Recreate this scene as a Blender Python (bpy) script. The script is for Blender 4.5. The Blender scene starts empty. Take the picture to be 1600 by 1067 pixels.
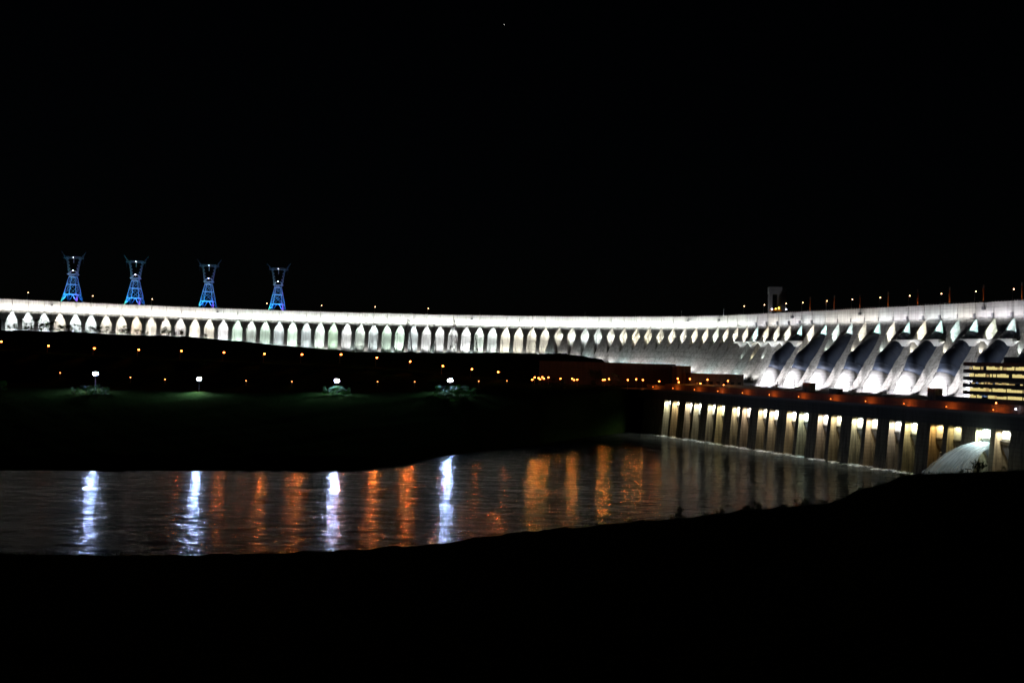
import bpy, bmesh, math, random
from mathutils import Vector, Matrix
random.seed(11)
S = bpy.context.scene
COL = S.collection
R = math.radians

# ------------------------------------------------------------------ camera
# photo fit: 1600x1067, focal 1576 px, horizon 29 px below centre, 1.6 deg roll, eye 62.9 m above the river
FPX, CAMZ, PIT, ROLL = 1576.5, 62.87, math.atan2(29.4, 1576.5), R(1.588)
cam = bpy.data.cameras.new('camera'); cam_o = bpy.data.objects.new('camera', cam); COL.objects.link(cam_o)
cam.sensor_width = 36; cam.lens = FPX / 1600 * 36; cam.clip_start = .5; cam.clip_end = 20000
_F = Vector((0, math.cos(PIT), math.sin(PIT))); _U0 = Vector((0, -math.sin(PIT), math.cos(PIT))); _R0 = Vector((1, 0, 0))
_c, _s = math.cos(ROLL), math.sin(ROLL)
_Rt = _c * _R0 + _s * _U0; _Up = -_s * _R0 + _c * _U0
m3 = Matrix((_Rt, _Up, -_F)).transposed()
cam_o.matrix_world = Matrix.Translation((0, 0, CAMZ)) @ m3.to_4x4()
S.camera = cam_o

def ray(px, py):
    return _Rt * (px - 800) + _Up * (533.5 - py) + _F * FPX
def at(px, py, Y):
    d = ray(px, py); t = Y / d.y
    return Vector((d.x * t, Y, CAMZ + d.z * t))
def at_z(px, py, z):
    d = ray(px, py); t = (z - CAMZ) / d.z
    return Vector((d.x * t, d.y * t, z))

# ------------------------------------------------------------------ world, moon, exposure
W = bpy.data.worlds.new('World'); S.world = W; W.use_nodes = True
nt = W.node_tree; bg = nt.nodes['Background']
sky = nt.nodes.new('ShaderNodeTexSky'); sky.sky_type = 'NISHITA'; sky.sun_disc = False
sky.sun_elevation = R(40); sky.sun_rotation = R(150)   # a moonlit sky: the day sky's shape at a tiny strength
nt.links.new(sky.outputs[0], bg.inputs[0]); bg.inputs[1].default_value = 0.00012
sun = bpy.data.lights.new('moon', 'SUN'); sun.energy = 0.0008; sun.angle = R(.5); sun.color = (.8, .88, 1)
sun_o = bpy.data.objects.new('moon', sun); COL.objects.link(sun_o); sun_o.rotation_euler = (R(50), 0, R(150))
vs = S.view_settings; vs.view_transform = 'Standard'; vs.look = 'None'; vs.exposure = 0; vs.gamma = 1
S.render.engine = 'CYCLES'
cy = S.cycles
cy.use_denoising = True; cy.use_light_tree = True
cy.max_bounces = 5; cy.diffuse_bounces = 2; cy.glossy_bounces = 2; cy.transparent_max_bounces = 12; cy.transmission_bounces = 2
cy.sample_clamp_indirect = 4; cy.caustics_reflective = False; cy.caustics_refractive = False
cy.filter_width = 1.6
cy.use_adaptive_sampling = False

# ------------------------------------------------------------------ materials
MATS = {}
def nodes(name):
    m = bpy.data.materials.new(name); m.use_nodes = True
    t = m.node_tree; b = t.nodes['Principled BSDF']
    return m, t, b, t.nodes, t.links
def ramp(t, fac, stops):
    r = t.nodes.new('ShaderNodeValToRGB'); e = r.color_ramp.elements
    while len(e) < len(stops): e.new(.5)
    for i, (p, c) in enumerate(stops): e[i].position = p; e[i].color = (*c, 1) if len(c) == 3 else c
    t.links.new(fac, r.inputs[0]); return r.outputs[0]
def noise(t, vec, scale, detail=4, rough=.6, dist=0):
    n = t.nodes.new('ShaderNodeTexNoise'); n.inputs['Scale'].default_value = scale
    n.inputs['Detail'].default_value = detail; n.inputs['Roughness'].default_value = rough; n.inputs['Distortion'].default_value = dist
    t.links.new(vec, n.inputs['Vector']); return n.outputs['Fac']
def mapping(t, vec, sc, rot=(0, 0, 0)):
    n = t.nodes.new('ShaderNodeMapping'); n.inputs['Scale'].default_value = sc; n.inputs['Rotation'].default_value = rot
    t.links.new(vec, n.inputs[0]); return n.outputs[0]
def mixc(t, fac, a, b, mode='MIX'):
    n = t.nodes.new('ShaderNodeMix'); n.data_type = 'RGBA'; n.blend_type = mode
    if isinstance(fac, (int, float)): n.inputs[0].default_value = fac
    else: t.links.new(fac, n.inputs[0])
    for i, v in ((6, a), (7, b)):
        if isinstance(v, tuple): n.inputs[i].default_value = (*v, 1)
        else: t.links.new(v, n.inputs[i])
    return n.outputs[2]
def bump(t, b, h, dist, strength=1):
    n = t.nodes.new('ShaderNodeBump'); n.inputs['Distance'].default_value = dist; n.inputs['Strength'].default_value = strength
    t.links.new(h, n.inputs['Height']); t.links.new(n.outputs[0], b.inputs['Normal'])
def geo_pos(t):
    return t.nodes.new('ShaderNodeNewGeometry').outputs['Position']

def concrete(name, base, stain=.5, streak=1.0, lifts=True):
    m, t, b, N, L = nodes(name); P = geo_pos(t)
    big = noise(t, P, .05, 4); st = noise(t, mapping(t, P, (.55, .55, .035)), 1, 5, .65); fine = noise(t, P, .8, 4)
    dark = tuple(c * (1 - stain) for c in base)
    c = mixc(t, ramp(t, big, [(.35, (0, 0, 0)), (.7, (1, 1, 1))]), tuple(x * .82 for x in base), base)
    c = mixc(t, ramp(t, st, [(.42, (0, 0, 0)), (.64, (streak, streak, streak))]), c, dark)
    c = mixc(t, ramp(t, fine, [(.3, (0, 0, 0)), (.75, (.55, .55, .55))]), c, tuple(x * .7 for x in base))
    if lifts:   # pour lines every 2.5 m
        sep = N.new('ShaderNodeSeparateXYZ'); L.new(P, sep.inputs[0])
        mm = N.new('ShaderNodeMath'); mm.operation = 'MODULO'; mm.inputs[1].default_value = 2.5; L.new(sep.outputs[2], mm.inputs[0])
        lt = N.new('ShaderNodeMath'); lt.operation = 'LESS_THAN'; lt.inputs[1].default_value = .42; L.new(mm.outputs[0], lt.inputs[0])
        ns = N.new('ShaderNodeMath'); ns.operation = 'MULTIPLY'; L.new(lt.outputs[0], ns.inputs[0]); L.new(noise(t, P, .12, 2), ns.inputs[1])
        c = mixc(t, ns.outputs[0], c, tuple(x * .4 for x in base))
    L.new(c, b.inputs['Base Color']); b.inputs['Roughness'].default_value = .85
    bump(t, b, fine, .12, .6)
    return m
def plain(name, col, rough=.7, metal=0, var=.25, scale=1.5):
    m, t, b, N, L = nodes(name); P = geo_pos(t)
    c = mixc(t, noise(t, P, scale, 4), tuple(x * (1 - var) for x in col), tuple(min(1, x * (1 + var)) for x in col))
    L.new(c, b.inputs['Base Color']); b.inputs['Roughness'].default_value = rough; b.inputs['Metallic'].default_value = metal
    return m
def emit(name, col, strength, base=(.6, .6, .6)):
    m, t, b, N, L = nodes(name)
    b.inputs['Base Color'].default_value = (*base, 1)
    b.inputs['Emission Color'].default_value = (*col, 1); b.inputs['Emission Strength'].default_value = strength
    return m

M_conc = concrete('dam_concrete', (.41, .40, .38), .72)
M_fascia = concrete('crest_concrete', (.42, .41, .39), .6, .9)
M_pier = concrete('pier_concrete', (.37, .30, .19), .85, 1.0)
M_pale = concrete('pale_concrete', (.55, .55, .55), .3, .6)  # pale tone carries the floodlit look of the penstock feet
M_dark = concrete('hall_concrete', (.15, .14, .12), .45)
M_deck = plain('deck_concrete', (.25, .23, .21), .8)
M_pipe = plain('penstock_steel', (.026, .036, .06), .62, .1, .35, .25)
M_steel = plain('galvanized_steel', (.45, .46, .48), .5, .3)
M_dsteel = plain('dark_steel', (.06, .06, .065), .6, .3)
M_orange = plain('orange_tone', (.45, .15, .05), .6)  # orange lamplight on the crest columns put into the colour
M_white = plain('white_paint', (.75, .75, .73), .6, 0, .12)
M_panel = plain('gate_paint', (.36, .36, .35), .7, 0, .3, .8)
M_bark = plain('bark', (.07, .05, .035), .9)
M_cable = plain('cable_metal', (.12, .12, .12), .6)
M_glassdark = plain('dark_glass', (.02, .025, .03), .1, 0, .1)

def leaf_mat(name, a, b2):
    m, t, b, N, L = nodes(name)
    oi = N.new('ShaderNodeNewGeometry')
    L.new(mixc(t, oi.outputs['Random Per Island'], a, b2), b.inputs['Base Color']); b.inputs['Roughness'].default_value = .7; b.inputs['Specular IOR Level'].default_value = .1
    return m
M_leaf = leaf_mat('leaves', (.018, .10, .006), (.045, .16, .012))
M_leafd = leaf_mat('dark_leaves', (.03, .05, .02), (.06, .085, .03))

def ground_mat(name, a, b2, c3):
    m, t, b, N, L = nodes(name); P = geo_pos(t)
    n1 = noise(t, P, .02, 6, .65); n2 = noise(t, P, .4, 5, .7)
    c = mixc(t, ramp(t, n1, [(.4, (0, 0, 0)), (.62, (1, 1, 1))]), a, b2)
    c = mixc(t, ramp(t, n2, [(.4, (0, 0, 0)), (.7, (1, 1, 1))]), c, c3)
    L.new(c, b.inputs['Base Color']); b.inputs['Roughness'].default_value = .95
    b.inputs['Specular IOR Level'].default_value = 0
    bump(t, b, n2, .8, .9)
    return m
M_ground = ground_mat('bank_grass', (.013, .030, .006), (.02, .03, .008), (.008, .016, .004))
M_near = ground_mat('near_grass', (.012, .018, .007), (.016, .016, .008), (.008, .012, .005))
M_road = plain('asphalt', (.05, .048, .046), .8)

def water_mat():
    m, t, b, N, L = nodes('river_water'); P = geo_pos(t)
    b.inputs['IOR'].default_value = 1.03
    a = noise(t, mapping(t, P, (.06, .13, 1), (0, 0, .35)), 1, 4, .55, .9)
    c = noise(t, mapping(t, P, (.3, .5, 1), (0, 0, -.5)), 1, 4, .6, .5)
    big = noise(t, mapping(t, P, (.012, .02, 1), (0, 0, .4)), 1, 3)
    add = N.new('ShaderNodeMath'); add.operation = 'MULTIPLY_ADD'; add.inputs[1].default_value = .06
    L.new(c, add.inputs[0]); L.new(a, add.inputs[2])
    bp = N.new('ShaderNodeBump'); bp.inputs['Distance'].default_value = .85
    L.new(add.outputs[0], bp.inputs['Height'])
    mr = N.new('ShaderNodeMapRange'); mr.inputs[1].default_value = .35; mr.inputs[2].default_value = .68; mr.inputs[3].default_value = .55; mr.inputs[4].default_value = 1.0
    L.new(big, mr.inputs[0]); L.new(mr.outputs[0], bp.inputs['Strength'])
    L.new(bp.outputs[0], b.inputs['Normal'])
    b.inputs['Roughness'].default_value = .125
    # aerated, churned water in the tailrace: patches of fine bubbles that thin out away from the powerhouse
    dt = N.new('ShaderNodeVectorMath'); dt.operation = 'DOT_PRODUCT'; dt.inputs[1].default_value = (math.cos(.397), math.sin(.397), 0); L.new(P, dt.inputs[0])
    mk = N.new('ShaderNodeMapRange'); mk.inputs[1].default_value = 136.8 * math.cos(.397) + 894.4 * math.sin(.397) - 190; mk.inputs[2].default_value = mk.inputs[1].default_value + 170; L.new(dt.outputs['Value'], mk.inputs[0])
    pn = noise(t, mapping(t, P, (.045, .1, 1), (0, 0, .5)), 1, 6, .7, 1.2)
    pm = N.new('ShaderNodeMath'); pm.operation = 'MULTIPLY'; L.new(mk.outputs[0], pm.inputs[0]); L.new(ramp(t, pn, [(.42, (0, 0, 0)), (.62, (1, 1, 1))]), pm.inputs[1])
    L.new(mixc(t, pm.outputs[0], (.004, .008, .009), (.085, .09, .086)), b.inputs['Base Color'])
    return m
M_water = water_mat()

def foam_mat():
    m, t, b, N, L = nodes('foam'); P = geo_pos(t)
    n = noise(t, P, .35, 6, .75)
    L.new(mixc(t, ramp(t, n, [(.42, (0, 0, 0)), (.6, (1, 1, 1))]), (.05, .06, .06), (.75, .78, .8)), b.inputs['Base Color'])
    b.inputs['Roughness'].default_value = .6
    bump(t, b, n, .5)
    return m
M_foam = foam_mat()
def jet_mat():
    m, t, b, N, L = nodes('falling_water')
    tc = N.new('ShaderNodeTexCoord')
    n = noise(t, mapping(t, tc.outputs['UV'], (22, 1.2, 1)), 1, 5, .7)
    tr = N.new('ShaderNodeBsdfTransparent'); df = N.new('ShaderNodeBsdfDiffuse'); df.inputs[0].default_value = (.85, .9, .95, 1)
    tl = N.new('ShaderNodeBsdfTranslucent'); tl.inputs[0].default_value = (.85, .9, .95, 1)
    m1 = N.new('ShaderNodeMixShader'); m1.inputs[0].default_value = .45; L.new(df.outputs[0], m1.inputs[1]); L.new(tl.outputs[0], m1.inputs[2])
    m2 = N.new('ShaderNodeMixShader'); L.new(ramp(t, n, [(.36, (.03, .03, .03)), (.66, (.6, .6, .6))]), m2.inputs[0])
    L.new(tr.outputs[0], m2.inputs[1]); L.new(m1.outputs[0], m2.inputs[2])
    L.new(m2.outputs[0], N['Material Output'].inputs[0])
    return m
M_jet = jet_mat()

E_orange = emit('sodium_lamp', (1, .19, .03), 34)
E_orange_s = emit('small_sodium_lamp', (1, .25, .06), 16)
E_deck = emit('deck_lamp', (1, .22, .03), 9)
E_crest = emit('crest_lamp', (1, .46, .22), 26)
E_flood = emit('flood_lamp', (.42, .58, 1), 3000)
E_white = emit('white_lamp', (.85, .8, 1), 20)
E_yellow = emit('yellow_lamp', (1, .75, .08), 14)
E_win = emit('office_window', (1, .80, .30), .8)
E_win2 = emit('dim_office_window', (1, .68, .25), .45)
E_star = emit('starlight', (1, .97, .9), 2)
E_dam = emit('dam_floodlight_lens', (1, .97, .9), 6)

# ------------------------------------------------------------------ mesh helpers
class MB:
    def __init__(s): s.v = []; s.f = []; s.uv = None
    def add(s, vs, fs):
        o = len(s.v); s.v += [tuple(x) for x in vs]; s.f += [tuple(i + o for i in f) for f in fs]; return s
    def hexa(s, p):      # 8 corners: bottom 0-3 ccw, top 4-7
        return s.add(p, [(3, 2, 1, 0), (4, 5, 6, 7), (0, 1, 5, 4), (1, 2, 6, 5), (2, 3, 7, 6), (3, 0, 4, 7)])
    def box(s, x0, x1, y0, y1, z0, z1):
        return s.hexa([(x0, y0, z0), (x1, y0, z0), (x1, y1, z0), (x0, y1, z0), (x0, y0, z1), (x1, y0, z1), (x1, y1, z1), (x0, y1, z1)])
    def bar(s, a, b, r, n=4, r2=None):
        a = Vector(a); b = Vector(b); d = (b - a)
        if d.length < 1e-6: return s
        d.normalize(); u = d.cross(Vector((0, 0, 1)))
        if u.length < .05: u = d.cross(Vector((0, 1, 0)))
        u.normalize(); w = d.cross(u); r2 = r if r2 is None else r2
        vs = []
        for c, rr in ((a, r), (b, r2)):
            for i in range(n):
                an = 2 * math.pi * (i + .5) / n; vs.append(c + u * rr * math.cos(an) + w * rr * math.sin(an))
        fs = [(i, (i + 1) % n, n + (i + 1) % n, n + i) for i in range(n)] + [tuple(range(n))[::-1], tuple(range(n, 2 * n))]
        return s.add(vs, fs)
    def tube(s, pts, r, n=16, cap=True):
        pts = [Vector(p) for p in pts]; vs = []; fs = []; m = len(pts)
        for i, p in enumerate(pts):
            t = (pts[min(i + 1, m - 1)] - pts[max(i - 1, 0)]).normalized()
            u = t.cross(Vector((0, 0, 1))).normalized(); w = u.cross(t)
            rr = r[i] if isinstance(r, (list, tuple)) else r
            for j in range(n):
                an = 2 * math.pi * j / n; vs.append(p + u * rr * math.cos(an) + w * rr * math.sin(an))
        for i in range(m - 1):
            for j in range(n):
                k = (j + 1) % n; fs.append((i * n + j, i * n + k, (i + 1) * n + k, (i + 1) * n + j))
        if cap: fs += [tuple(range(n))[::-1], tuple((m - 1) * n + j for j in range(n))]
        return s.add(vs, fs)
    def ball(s, c, r, n=8, sq=1.0):
        vs = []; fs = []; h = n // 2
        for i in range(h + 1):
            th = math.pi * i / h
            for j in range(n):
                a = 2 * math.pi * j / n
                vs.append((c[0] + r * math.sin(th) * math.cos(a), c[1] + r * math.sin(th) * math.sin(a), c[2] + r * sq * math.cos(th)))
        for i in range(h):
            for j in range(n):
                k = (j + 1) % n; fs.append((i * n + j, (i + 1) * n + j, (i + 1) * n + k, i * n + k))
        return s.add(vs, fs)
    def mesh(s, name, mat, smooth=False):
        me = bpy.data.meshes.new(name); me.from_pydata(s.v, [], s.f); me.validate(); me.update()
        if mat: me.materials.append(mat)
        if smooth: me.polygons.foreach_set('use_smooth', [True] * len(me.polygons))
        return me
    def build(s, name, mat, parent=None, smooth=False, world=True):
        return link(name, s.mesh(name, mat, smooth), parent, world)
def link(name, data, parent=None, world=True):
    o = bpy.data.objects.new(name, data); COL.objects.link(o)
    if parent is not None:
        o.parent = parent
        if world:            # vertices are in world metres: cancel every ancestor's offset
            off = Vector((0, 0, 0)); p = parent
            while p is not None: off += p.location; p = p.parent
            o.location = -off
    return o
def tag(o, label, cat, group=None, kind=None):
    if label: o['label'] = label
    if cat: o['category'] = cat
    if group: o['group'] = group
    if kind: o['kind'] = kind
    return o
def thing(name, loc, label, cat, group=None, rz=0):
    o = bpy.data.objects.new(name, None); COL.objects.link(o); o.location = loc; o.rotation_euler = (0, 0, rz)
    return tag(o, label, cat, group)
def copy_tree(o, parent=None):
    c = o.copy(); COL.objects.link(c); c.parent = parent
    for ch in list(o.children): copy_tree(ch, c)
    return c
ORD = ['first', 'second', 'third', 'fourth', 'fifth', 'sixth', 'seventh', 'eighth', 'ninth', 'tenth', 'eleventh', 'twelfth', 'thirteenth',
       'fourteenth', 'fifteenth', 'sixteenth', 'seventeenth', 'eighteenth', 'nineteenth', 'twentieth'] + \
      ['twenty-' + w for w in ('first', 'second', 'third', 'fourth', 'fifth', 'sixth', 'seventh', 'eighth', 'ninth')] + ['thirtieth'] + \
      ['thirty-' + w for w in ('first', 'second', 'third', 'fourth', 'fifth', 'sixth', 'seventh', 'eighth', 'ninth')] + ['fortieth']
def lamp_light(kind, loc, energy, col, parent=None, aim=None, size=R(120), blend=.6, soft=.4, sx=None, sy=None):
    l = bpy.data.lights.new('flood_or_fill_beam', kind); l.energy = energy; l.color = col
    if kind == 'AREA': l.shape = 'RECTANGLE'; l.size = sx; l.size_y = sy
    else: l.shadow_soft_size = soft
    if kind == 'SPOT': l.spot_size = size; l.spot_blend = blend
    o = bpy.data.objects.new('flood_or_fill_beam', l); COL.objects.link(o)
    o.location = loc
    if aim is not None: o.rotation_euler = (Vector(aim) - Vector(loc)).to_track_quat('-Z', 'Y').to_euler()
    if parent is not None:
        off = Vector((0, 0, 0)); p = parent
        while p is not None: off += p.location; p = p.parent
        o.parent = parent; o.location = Vector(loc) - off
    return o

# ================================================================== LARGE STRUCTURE
def lerp_tab(x, tab):
    if x <= tab[0][0]: return tab[0][1]
    for (a, va), (b, vb) in zip(tab, tab[1:]):
        if x <= b: return va + (vb - va) * (x - a) / (b - a)
    return tab[-1][1]
def vn(x, y, seed=0):                      # cheap smooth noise
    return (math.sin(x * 1.7 + seed) * math.cos(y * 1.3 - seed * 2) + .5 * math.sin(x * 3.9 - y * 2.7 + seed) + .3 * math.cos(x * 7.3 + y * 6.1 + seed)) / 1.8

# powerhouse frame: origin at the first opening, a along the face towards us, o upstream
PSI = .397; PX0, PY0 = 136.834, 894.368
PD = Vector((math.sin(PSI), -math.cos(PSI), 0)); PN = Vector((math.cos(PSI), math.sin(PSI), 0))
def PH(a, o, z): return Vector((PX0, PY0, 0)) + PD * a + PN * o + Vector((0, 0, z))
def ph_box(mb, a0, a1, o0, o1, z0, z1):
    return mb.hexa([PH(a0, o0, z0), PH(a1, o0, z0), PH(a1, o1, z0), PH(a0, o1, z0), PH(a0, o0, z1), PH(a1, o0, z1), PH(a1, o1, z1), PH(a0, o1, z1)])

# ---- far bank terrain: polar sheet following the photographed shore and ridge
SHORE = [(-500, 500), (0, 510), (280, 531), (560, 556), (640, 600), (700, 652), (850, 770), (960, 895), (1000, 955), (1030, 975), (1060, 1000), (1200, 1010)]
HY = [(-500, 1060), (0, 1085), (300, 1130), (500, 1150), (820, 1145), (900, 1105), (965, 1060), (1060, 1060)]
SILH = [(-500, 505), (0, 515), (100, 518), (200, 522), (300, 526), (400, 535), (500, 545), (560, 549.5), (700, 550.5), (800, 551), (890, 552.5), (930, 558), (960, 566)]
HZ = [(x, at(x, y, lerp_tab(x, HY)).z) for x, y in SILH] + [(1000, 44), (1060, 40)]
EY = [(-500, 820), (0, 835), (311, 838), (526, 845), (703, 860), (850, 890), (960, 912), (1000, 970), (1060, 1015)]
EZ = [(-500, 30), (0, 30), (300, 29), (526, 31.5), (703, 34.3), (850, 39), (1060, 39.5)]
RZ = [(-500, 62), (0, 59.3), (300, 54.5), (530, 53.5), (640, 50), (780, 42), (1060, 40)]
RY = [(-500, 960), (0, 985), (780, 1050), (1060, 1060)]
def far_profile(px):
    ys = lerp_tab(px, SHORE); ry, rz = lerp_tab(px, RY), lerp_tab(px, RZ); hy, hz = lerp_tab(px, HY), lerp_tab(px, HZ)
    ye, ze = lerp_tab(px, EY), lerp_tab(px, EZ)
    return [(ys - 40, -9), (ys, -.3), (ys + .1 * (ye - ys), ze * .16), (ys + .55 * (ye - ys), ze * .5), (ye - 10, ze - 2.2), (ye, ze), (ye + 45, ze + 2.5), (max(ry - 14, ye + 60), rz - .5), (max(ry + 14, ye + 75), rz),
            (max(hy - 22, ye + 85), hz - 2), (max(hy, ye + 95), hz), (max(hy, ye + 95) + 10, hz - 8), (1500, hz - 8), (1520, 100), (9000, 100)]
def far_ground(px, Y):
    z = lerp_tab(Y, far_profile(px))
    return z
terr = MB(); nx, rows = 190, None
pxs = [-500 + i * (1560 / 170) for i in range(171)]
vs = []; YG = [0, .08, .17, .26, .36, .46, .56, .66, .76, .86, .96]
ylist = None
for px in pxs:
    ys = lerp_tab(px, SHORE); prof = []
    y = ys - 40; st = 5.5
    n1 = [ys - 40 + i * (1600 - ys + 40) / 130 for i in range(131)] + [2200, 3500, 9000]
    for Y in n1:
        z = far_ground(px, Y)
        X = (px - 800) / FPX * Y
        if 4 < z < 120 and Y < 1500 and px < 1000: z += vn(X * .035, Y * .04, 2) * .9 + vn(X * .13, Y * .11, 5) * .5
        vs.append((X, Y, z))
nr = 134; fs = []
for i in range(len(pxs) - 1):
    for j in range(nr - 1):
        a = i * nr + j; fs.append((a, a + nr, a + nr + 1, a + 1))
terr.add(vs, fs)
o = terr.build('hillside_terrain', M_ground, smooth=True); o['kind'] = 'structure'

# ---- yard behind and under the powerhouse, reaching the dam's toe and far right
yd = MB()
yd.add([(120, 905, 39.9), PH(-40, 6, 39.9), PH(-10, 6, 39.9), PH(520, 6, 39.9), PH(520, 420, 39.9), (330, 1250, 39.9), (60, 1250, 39.9), (60, 1010, 39.9)], [(0, 1, 2, 3, 4, 5, 6, 7)])
yo = yd.build('yard_ground', M_deck); yo['kind'] = 'structure'

# ---- the river: one sheet
rv = MB(); rv.add([(-3000, 60, 0), (3000, 60, 0), (3000, 1100, 0), (-3000, 1100, 0)], [(0, 1, 2, 3)])
ro = rv.build('river_water', M_water); ro['kind'] = 'structure'

# ---- near bank: slope from the camera's feet to the river
SIL = [(-600, 872), (0, 866), (300, 868), (500, 862), (600, 857), (690, 850), (760, 840), (800, 833), (900, 825), (1000, 815), (1100, 806), (1200, 795), (1300, 785),
       (1326, 778), (1345, 766), (1380, 757), (1410, 745), (1435, 741), (1470, 739), (1540, 738), (1600, 735), (2200, 700)]
NY = [(-600, 255), (600, 250), (1000, 250), (1300, 262), (1420, 300), (1600, 310), (2200, 320)]
def near_edge(px):
    Y = lerp_tab(px, NY); return at(px, lerp_tab(px, SIL), Y)
nb = MB(); vs = []; NPX = [-600 + i * 10 for i in range(281)]
frac = [-.6, -.2, 0, .02, .06, .12, .2, .3, .4, .5, .6, .7, .78, .85, .9, .94, .97, 1.0, 1.05, 1.12, 1.25, 1.5]
for px in NPX:
    e = near_edge(px); k = (px - 800) / FPX
    for f in frac:
        Y = e.y * f if f > 0 else 260 * f - 4
        X = k * e.y * f if f > 0.0 else k * 260 * max(.004, .004) + (px - 800) * .02 * (1 + abs(f) * 8)
        if f <= 0: z = 61.0 + (-f) * 3
        elif f <= 1:
            z0 = 61.0; z = z0 + (e.z - z0) * f - 1.9 * math.sin(math.pi * f) ** 1 * (1 if f < 1 else 0)
            if f >= .9: z += vn(X * .35, Y * .3, 3) * .16 + vn(X * 1.1, Y, 7) * .1
            if f >= 1: z = e.z + vn(X * .35, Y * .3, 3) * .35 + vn(X * .08, Y * .1, 9) * .4
        else: z = e.z - (f - 1) * 110
        vs.append((X, Y, max(z, -4)))
nf = len(frac); fs = []
for i in range(len(NPX) - 1):
    for j in range(nf - 1):
        a = i * nf + j; fs.append((a, a + nf, a + nf + 1, a + 1))
nb.add(vs, fs); no = nb.build('near_bank_ground', M_near, smooth=True); no['kind'] = 'structure'

# ------------------------------------------------------------------ THE DAM
CREST, FB, KNEE, SLOPE = 116.5, 104.6, 94.0, .72
hk_tab = [(0, 27), (4, 26.5), (10, 20.5), (20, 4.5), (30, -9), (40, -22), (45, -30), (48, -38), (51, -50), (53, -59), (54.5, -64), (56, -67.25), (90, -67.25)]
NT = 79                                     # recess tips; tip 55 is the first of the straight main dam
TIP = [None] * NT
p0 = Vector((PX0, PY0, 0)) + PN * 151.17 + PD * (-106.05)
for k in range(55, NT): TIP[k] = p0 + PD * 17 * (k - 55)
for k in range(54, -1, -1):
    h = R(sum(lerp_tab(k + .5 + e, hk_tab) for e in (-1.5, -.75, 0, .75, 1.5)) / 5)
    sp = lerp_tab(k, [(0, 16.75), (42, 16.7), (45, 15.7), (53, 15.6), (55, 16.6)])
    TIP[k] = TIP[k + 1] - Vector((math.cos(h), math.sin(h), 0)) * sp
NRM = []
for k in range(NT):
    t = (TIP[min(k + 1, NT - 1)] - TIP[max(k - 1, 0)]).normalized(); NRM.append(Vector((t.y, -t.x, 0)))
def DM(k, u, d, z):                         # u 0..1 between tip k and k+1, d downstream of the crest line
    if u < 0: k -= 1; u += 1
    if k < 0: k = 0; u -= 1
    a = TIP[k] + NRM[k] * d; b = TIP[min(k + 1, NT - 1)] + NRM[min(k + 1, NT - 1)] * d
    p = a.lerp(b, u) if k + 1 < NT else a + PD * 17 * u
    return Vector((p.x, p.y, z))
def face_d(z, k): return (lerp_tab(k, [(36, .12), (50, .40)]) * max(0, FB - max(z, KNEE)) + lerp_tab(k, [(36, .16), (50, SLOPE)]) * max(0, KNEE - z))
def back_d(k): return lerp_tab(k, [(36, -4.5), (50, -7.0)])
def dam_px(k): return 800 + FPX * TIP[k].x / TIP[k].y
dam = thing('concrete_dam', (TIP[30].x, TIP[30].y, 40), 'long floodlit white concrete buttress dam curving across the picture', 'dam')
PAL = [(1, .97, .9), (.93, 1, .95), (1, .93, .8), (.85, 1, .96), (.95, .97, 1), (1, .95, .86)]
def wing_tint(k):
    if k < 16: return random.choice([(1, .94, .82), (1, .85, .66), (1, .95, .93), (.95, .95, 1), (.86, .97, 1)])
    if k < 35: return random.choice([(.70, 1, .76), (.76, 1, .86), (.85, 1, .93), (.82, .95, 1), (.93, .97, 1)])
    if k < 46: return random.choice([(1, .96, .82), (1, 1, .9), (.9, 1, 1)])
    return random.choice([(1, .93, .74), (.8, 1, .97), (1, .97, .88), (.72, 1, .98), (.92, 1, .85), (1, .95, .8)])
LASTB = NT - 1
PIPE_TIPS = [k for k in range(61, NT - 1, 2)]
fixture_mesh = MB().box(-.5, .5, -.3, .3, 0, .5).box(-.4, .4, .3, .34, .06, .44).mesh('floodlight_case', M_dsteel)
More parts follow.
